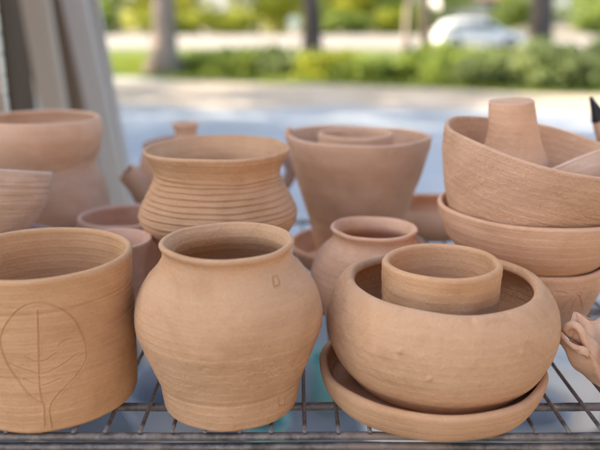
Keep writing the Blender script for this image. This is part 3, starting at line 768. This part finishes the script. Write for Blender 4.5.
# ------------------------------------------------------------------ white car, far house, round sign
M_car = simple('white_car_paint', (0.74, 0.74, 0.74), (0.80, 0.80, 0.79), 2, 0.25, spec=0.5)
M_glass = simple('car_glass', (0.015, 0.018, 0.02), (0.03, 0.035, 0.04), 2, 0.08, spec=0.6)
M_tyre = simple('tyre_rubber', (0.015, 0.015, 0.015), (0.03, 0.03, 0.03), 20, 0.85)
M_rim = simple('alloy', (0.40, 0.40, 0.42), (0.52, 0.52, 0.53), 10, 0.35, 0.8)
M_lampw = simple('headlight_glass', (0.6, 0.6, 0.6), (0.75, 0.75, 0.75), 6, 0.1)
M_lampr = simple('tail_light', (0.35, 0.015, 0.015), (0.45, 0.02, 0.02), 6, 0.2)
car = empty('parked_car', (gx(474, 37.0), 37.0, 0.0), 'white car parked on the far road behind the dark bushes', 'car', rz=R(4))
def loft(prof, half):                   # prof: (x, z_low, z_high) stations -> smooth shell with tumblehome
    V = []; F = []
    for (x, zl, zh, w) in prof:
        sec = [(-w, zl), (-w * 1.03, zl + (zh - zl) * 0.3), (-w, zl + (zh - zl) * 0.7), (-w * 0.86, zl + (zh - zl) * 0.95), (-w * 0.5, zh), (w * 0.5, zh), (w * 0.86, zl + (zh - zl) * 0.95), (w, zl + (zh - zl) * 0.7), (w * 1.03, zl + (zh - zl) * 0.3), (w, zl)]
        V += [(x, y, z) for y, z in sec]
    n = 10
    for i in range(len(prof) - 1):
        for k in range(n):
            F.append((i * n + k, i * n + (k + 1) % n, (i + 1) * n + (k + 1) % n, (i + 1) * n + k))
    F.append(tuple(range(n))[::-1]); F.append(tuple((len(prof) - 1) * n + k for k in range(n)))
    return V, F
body = loft([(-2.15, 0.42, 0.78, 0.72), (-2.05, 0.28, 0.92, 0.82), (-1.6, 0.22, 0.98, 0.86), (-0.6, 0.20, 0.96, 0.88), (0.6, 0.20, 0.94, 0.88), (1.4, 0.22, 0.88, 0.86), (1.95, 0.26, 0.76, 0.80), (2.15, 0.36, 0.64, 0.68)], 0.88)
bo = mesh_np('body', *body, M_car, car); bevel(bo, 0.03)
cab = loft([(-2.0, 0.90, 0.96, 0.74), (-1.65, 0.90, 1.38, 0.70), (-0.9, 0.90, 1.48, 0.70), (0.1, 0.90, 1.46, 0.70), (0.55, 0.90, 1.32, 0.71), (1.15, 0.86, 0.92, 0.74)], 0.7)
mesh_np('cabin', *cab, M_car, car)
for s in (-1, 1):
    V = [(-1.55, s * 0.735, 1.0), (-0.75, s * 0.740, 1.0), (-0.75, s * 0.690, 1.33), (-1.4, s * 0.690, 1.29)]
    V2 = [(-0.66, s * 0.740, 1.0), (0.85, s * 0.745, 0.98), (0.35, s * 0.690, 1.33), (-0.66, s * 0.690, 1.35)]
    for q in (V, V2):
        qq = [(x, y, z) for x, y, z in q] + [(x, y - s * 0.03, z) for x, y, z in q]
        mesh_np('side_window', qq, [(0, 1, 2, 3), (7, 6, 5, 4), (0, 4, 5, 1), (1, 5, 6, 2), (2, 6, 7, 3), (3, 7, 4, 0)], M_glass, car, smooth=False)
    for x in (-1.35, 1.35):
        prof_t = [(0.20, -0.10), (0.29, -0.11), (0.32, -0.08), (0.325, 0), (0.32, 0.08), (0.29, 0.11), (0.20, 0.10)]
        TV = []; TF = []; nn = 28
        for r_, y_ in prof_t:
            for k in range(nn): TV.append((r_ * math.cos(6.2832 * k / nn), y_, r_ * math.sin(6.2832 * k / nn)))
        for i in range(len(prof_t) - 1):
            for k in range(nn): TF.append((i * nn + k, i * nn + (k + 1) % nn, (i + 1) * nn + (k + 1) % nn, (i + 1) * nn + k))
        wh = mesh_np('wheel', TV, TF, M_tyre, car, loc=(x, s * 0.80, 0.325))
        V, F = tube([(0, s * -0.02, 0), (0, s * 0.085, 0), (0, s * 0.10, 0)], [0.205, 0.205, 0.14], 20)
        mesh_np('rim', V, F, M_rim, wh)
    mesh_np('headlight', *box(1.98, 2.12, s * 0.62 - 0.1, s * 0.62 + 0.1, 0.58, 0.70), M_lampw, car, smooth=False)
    mesh_np('tail_light', *box(-2.13, -2.02, s * 0.66 - 0.09, s * 0.66 + 0.09, 0.72, 0.88), M_lampr, car, smooth=False)

M_wallw = simple('white_render', (0.68, 0.66, 0.62), (0.76, 0.74, 0.70), 0.5, 0.9, bscale=6, bdist=0.01)
M_roof = simple('brown_tiles', (0.20, 0.11, 0.08), (0.32, 0.19, 0.14), 3, 0.9, bscale=6, bdist=0.03)
hs = empty('house', (gx(468, 112), 112, 0.0), 'pale house seen between the trees behind the white car', 'house')
hw, hd = 5.0, 4.0
V = [(-hw, 0, 0), (hw, 0, 0), (hw, 2 * hd, 0), (-hw, 2 * hd, 0), (-hw, 0, 5.0), (hw, 0, 5.0), (hw, 2 * hd, 5.0), (-hw, 2 * hd, 5.0), (-hw, hd, 7.4), (hw, hd, 7.4)]
mesh_np('wall', V, [(0, 1, 5, 4), (1, 2, 6, 9, 5), (2, 3, 7, 6), (3, 0, 4, 8, 7), (4, 5, 9, 8), (6, 7, 8, 9)], M_wallw, hs, smooth=False)
rv = [(-hw - .4, -.5, 4.74), (hw + .4, -.5, 4.74), (hw + .4, hd, 7.55), (-hw - .4, hd, 7.55), (hw + .4, 2 * hd + .5, 4.74), (-hw - .4, 2 * hd + .5, 4.74)]
rv2 = [(x, y, z + 0.22) for x, y, z in rv]
mesh_np('roof', rv + rv2, [(6, 7, 8, 9), (9, 8, 10, 11), (0, 3, 2, 1), (3, 5, 4, 2), (0, 1, 7, 6), (4, 5, 11, 10), (1, 2, 8, 7), (2, 4, 10, 8), (0, 6, 9, 3), (3, 9, 11, 5)], M_roof, hs, smooth=False)
for x in (-3.2, 2.8):
    for z in (1.0, 3.2):
        wf = mesh_np('window', *box(x - .65, x + .65, -0.06, 0.05, z - .1, z + 1.2), M_car, hs, smooth=False)
        mesh_np('pane', *box(x - .55, x + .55, -0.075, -0.05, z, z + 1.1), M_glass, wf, smooth=False)
dr = mesh_np('door', *box(-0.5, 0.5, -0.07, 0.05, 0, 2.1), M_roof, hs, smooth=False)
mesh_np('handle', *box(0.34, 0.42, -0.13, -0.06, 1.0, 1.06), M_rim, dr, smooth=False)

sg = empty('round_sign', (gx(294, 30.5), 30.5, 0.0), 'round white sign on a thin post left of the straight dark tree', 'sign')
V, F = tube([(0, 0, -0.1), (0, 0, 1.5)], 0.03, 12); mesh_np('post', V, F, M_rim, sg)
V, F = tube([(0, -0.055, 1.27), (0, -0.035, 1.27)], 0.27, 36); mesh_np('disc', V, F, M_car, sg, smooth=False)

# ------------------------------------------------------------------ shed on the left, boards, barn added out of view to shade the yard
M_dkwood = simple('dark_weathered_boards', (0.085, 0.052, 0.027), (0.16, 0.105, 0.060), 6, 0.9, bscale=10, bstr=0.6, bdist=0.01, stretch=(1, 1, 0.15))
M_tin = simple('grey_roof_sheet', (0.25, 0.25, 0.26), (0.36, 0.36, 0.36), 2, 0.55, 0.4)
def gable(name, label, x0, x1, y0, y1, hwall, hridge, wmat, rmat, over=0.25):
    t = empty(name, ((x0 + x1) / 2, y0, 0), label, name.replace('_', ' ').split()[-1])
    cx = (x0 + x1) / 2; a, b_ = x0 - cx, x1 - cx; L = y1 - y0
    V = [(a, 0, 0), (b_, 0, 0), (b_, L, 0), (a, L, 0), (a, 0, hwall), (b_, 0, hwall), (b_, L, hwall), (a, L, hwall), (0, 0, hridge), (0, L, hridge)]
    mesh_np('wall', V, [(0, 1, 5, 8, 4), (1, 2, 6, 5), (2, 3, 7, 9, 6), (3, 0, 4, 7), (5, 6, 9, 8), (7, 4, 8, 9)], wmat, t, smooth=False)
    sl = (hridge - hwall) / b_
    rv = [(a - over, -over, hwall - over * sl + .03), (0, -over, hridge + .03), (b_ + over, -over, hwall - over * sl + .03), (b_ + over, L + over, hwall - over * sl + .03), (0, L + over, hridge + .03), (a - over, L + over, hwall - over * sl + .03)]
    rv2 = [(x, y, z + 0.08) for x, y, z in rv]
    mesh_np('roof', rv + rv2, [(0, 1, 4, 5), (1, 2, 3, 4), (6, 11, 10, 7), (7, 10, 9, 8), (0, 6, 7, 1), (1, 7, 8, 2), (2, 8, 9, 3), (3, 9, 10, 4), (4, 10, 11, 5), (5, 11, 6, 0)], rmat, t, smooth=False)
    # battens over the board joints
    bt = []
    yy = 0.15
    while yy < L - 0.1:
        bt.append(box(b_ + 0.001, b_ + 0.022, yy, yy + 0.04, 0.02, hwall - 0.12)); yy += 0.22
    V, F = join(*bt); mesh_np('batten', V, F, wmat, t, smooth=False)['kind'] = 'stuff'
    return t
gable('wooden_shed', 'dark weathered wooden shed at the left edge behind the leaning boards', -3.6, -1.07, 1.6, 2.95, 2.3, 3.0, M_dkwood, M_tin)
M_barn_pale = simple('pale_fill_boards', (0.56, 0.53, 0.48), (0.70, 0.67, 0.62), 4, 0.9, bscale=10, bstr=0.6, bdist=0.01, stretch=(1, 1, 0.15))  # barn boards kept pale to throw fill light back at the pots
gable('barn_sun_blocker', 'tall pale barn added out of view left of the driveway to block the sun', -15.0, -7.0, -1.8, 9.6, 6.4, 10.8, M_barn_pale, M_tin)  # unseen barn added to keep sun off the pots and driveway

# cream building added unseen behind the camera to bounce sunlight onto the pots
M_cream = simple('bounce_cream', (0.48, 0.39, 0.29), (0.56, 0.46, 0.35), 0.6, 0.9, bscale=8, bdist=0.006)
t = empty('bounce_building', (-2.0, -8.8, 0), 'cream rendered building added behind the camera to bounce sun onto the pots', 'bounce_building', rz=R(-45))
V = [(0, 0, 0), (7, 0, 0), (7, 13, 0), (0, 13, 0), (0, 0, 3.6), (7, 0, 3.6), (7, 13, 3.6), (0, 13, 3.6), (3.5, 0, 5.0), (3.5, 13, 5.0)]
mesh_np('wall', V, [(0, 1, 5, 8, 4), (1, 2, 6, 5), (2, 3, 7, 9, 6), (3, 0, 4, 7), (5, 6, 9, 8), (7, 4, 8, 9)], M_cream, t, smooth=False)
rv = [(-.3, -.3, 3.52), (3.5, -.3, 5.04), (7.3, -.3, 3.52), (7.3, 13.3, 3.52), (3.5, 13.3, 5.04), (-.3, 13.3, 3.52)]
rv2 = [(x, y, z + .12) for x, y, z in rv]
mesh_np('roof', rv + rv2, [(0, 1, 4, 5), (1, 2, 3, 4), (6, 11, 10, 7), (7, 10, 9, 8), (0, 6, 7, 1), (1, 7, 8, 2), (2, 8, 9, 3), (3, 9, 10, 4), (4, 10, 11, 5), (5, 11, 6, 0)], M_roof, t, smooth=False)
for y in (2.5, 10.5):
    wf = mesh_np('window', *box(-.05, .06, y - .6, y + .6, 1.1, 2.3), M_car, t, smooth=False)
    mesh_np('pane', *box(-.065, -.045, y - .5, y + .5, 1.2, 2.2), M_glass, wf, smooth=False)
dr = mesh_np('door', *box(-.06, .05, 6.0, 6.95, 0, 2.05), M_roof, t, smooth=False)
mesh_np('handle', *box(-.11, -.055, 6.1, 6.18, 1.0, 1.06), M_rim, dr, smooth=False)

M_bd_w = simple('whitewashed_board', (0.56, 0.475, 0.355), (0.75, 0.65, 0.50), 5, 0.85, bscale=20, bdist=0.004, stretch=(1, 1, 0.12))
M_bd_b = simple('brown_board', (0.28, 0.20, 0.14), (0.42, 0.32, 0.23), 5, 0.85, bscale=20, bdist=0.004, stretch=(1, 1, 0.12))
M_bd_g = simple('grey_board', (0.42, 0.385, 0.325), (0.57, 0.525, 0.45), 5, 0.85, bscale=20, bdist=0.004, stretch=(1, 1, 0.12))
M_bd_t = simple('tan_board', (0.44, 0.39, 0.32), (0.60, 0.54, 0.46), 5, 0.85, bscale=20, bdist=0.004, stretch=(1, 1, 0.12))
def board(name, d, tl, tr, bl, br_, thick, mat, label, ytop=0, ybot=105):
    A = [at_depth(tl, ytop, d), at_depth(tr, ytop, d), at_depth(bl, ybot, d), at_depth(br_, ybot, d)]
    ctr_t = (A[0] + A[1]) / 2; ctr_b = (A[2] + A[3]) / 2; w = abs((A[1] - A[0])[0] + (A[3] - A[2])[0]) / 2
    ax = ctr_t - ctr_b; ax /= np.linalg.norm(ax)
    base = ctr_b - ax * (ctr_b[2] / ax[2]); L = 2.45
    o = mesh_np(name, *box(-w / 2, w / 2, -thick / 2, thick / 2, 0, L), mat, smooth=False, loc=(base[0], d, base[2] + 0.002))
    o.rotation_euler = (0, math.atan2(ax[0], ax[2]), 0)
    bevel(o, 0.003); return tag(o, label, 'board', 'boards leaning by the shed')
board('board', 2.32, 23, 48, 40, 67, 0.04, M_bd_w, 'whitewashed board, leftmost of the planks leaning by the shed')
board('board', 2.46, 44, 63, 62, 90, 0.04, M_bd_b, 'dark brown plank leaning between the whitewashed and the grey boards')
board('board', 2.20, 62, 88, 87, 108, 0.04, M_bd_g, 'bluish grey board leaning right of the dark brown plank')
board('board', 2.36, 84, 98, 104, 117, 0.04, M_bd_t, 'narrow tan board, rightmost of the planks leaning by the shed')

# ------------------------------------------------------------------ things on the floor seen through the wires
M_teal = simple('teal_plastic', (0.13, 0.29, 0.26), (0.20, 0.38, 0.34), 6, 0.45)
M_wplas = simple('white_plastic', (0.66, 0.66, 0.62), (0.76, 0.76, 0.72), 6, 0.4)
M_gplas = simple('grey_plastic', (0.20, 0.22, 0.24), (0.30, 0.32, 0.34), 6, 0.5)
def bucket(px, py, r, h, mat, label, seed):
    d = ray(px, py); k = (CAMZ - 0.5 * h) / -d[2]
    x, y = d[0] * k, d[1] * k
    t = empty('bucket', (x, y, 0.003), label, 'bucket')
    V, F = pot_mesh([(r * 0.78, 0), (r * 0.82, 0.004), (r * 0.90, h * 0.5), (r, h * 0.97), (r * 1.05, h * 0.985), (r * 1.05, h)], t=0.004, floor=0.01, n_out=40, n_ang=64, seed=seed, wob=(0, 0), ringamp=0)
    mesh_np('body', V, F, mat, t)
    a = np.linspace(0, math.pi, 20)
    V, F = tube([(r * 1.07 * math.cos(q), -r * 0.75 * math.sin(q), h * 0.92 - r * 0.55 * math.sin(q)) for q in a], 0.003, 8)
    mesh_np('handle', V, F, M_rim, t)
    return t
bucket(330, 380, 0.07, 0.16, M_teal, 'teal plastic bucket on the floor, seen through the wires right of the vase', 1)
bucket(266, 440, 0.06, 0.12, M_teal, 'teal plastic bucket on the floor, seen below the front vase', 2)
bucket(570, 385, 0.12, 0.22, M_wplas, 'white plastic bucket on the floor, seen through the wires at the right', 3)
bucket(400, 442, 0.10, 0.16, M_wplas, 'white plastic bucket on the floor below the saucer', 4)
bucket(180, 420, 0.14, 0.22, M_gplas, 'grey plastic bucket on the floor between the leaf pot and the vase', 5)
bucket(520, 430, 0.12, 0.14, M_gplas, 'grey plastic bucket on the floor below the right end of the saucer', 6)

# ------------------------------------------------------------------ light, sky, camera
SUN_EL, SUN_AZ = R(33), R(-82)      # azimuth from +Y towards +X: the sun stands to the left
w = bpy.data.worlds.new('World'); scene.world = w; w.use_nodes = True
nt = w.node_tree; bg = nt.nodes['Background']
sky = N(nt, 'ShaderNodeTexSky'); sky.sky_type = 'NISHITA'; sky.sun_disc = False
sky.sun_elevation = SUN_EL; sky.sun_rotation = SUN_AZ
sky.air_density = 0.8; sky.dust_density = 3.0; sky.ozone_density = 1.0
nt.links.new(sky.outputs['Color'], bg.inputs['Color']); bg.inputs['Strength'].default_value = 0.145
sl = bpy.data.lights.new('sun', 'SUN'); sl.energy = 2.7; sl.angle = R(0.5); sl.color = (1.0, 0.87, 0.68)
so = bpy.data.objects.new('sun', sl); C.objects.link(so); so.location = (-20, 0, 20)
from mathutils import Vector
sd = Vector((math.sin(SUN_AZ) * math.cos(SUN_EL), math.cos(SUN_AZ) * math.cos(SUN_EL), math.sin(SUN_EL)))
so.rotation_euler = (-sd).to_track_quat('-Z', 'Y').to_euler()

cam = bpy.data.cameras.new('camera'); co = bpy.data.objects.new('camera', cam); C.objects.link(co)
co.location = (0, 0, CAMZ); co.rotation_euler = (R(90) - PITCH, 0, 0)
cam.sensor_fit = 'HORIZONTAL'; cam.sensor_width = 36; cam.lens = 36 * FPX / 600
cam.clip_start = 0.02; cam.clip_end = 3000
cam.dof.use_dof = True; cam.dof.focus_distance = 0.492; cam.dof.aperture_fstop = 4.3; cam.dof.aperture_blades = 0
scene.camera = co
scene.cycles.diffuse_bounces = 8; scene.cycles.max_bounces = 14
scene.view_settings.view_transform = 'Standard'; scene.view_settings.look = 'None'
scene.view_settings.exposure = 1.90; scene.view_settings.gamma = 1.0
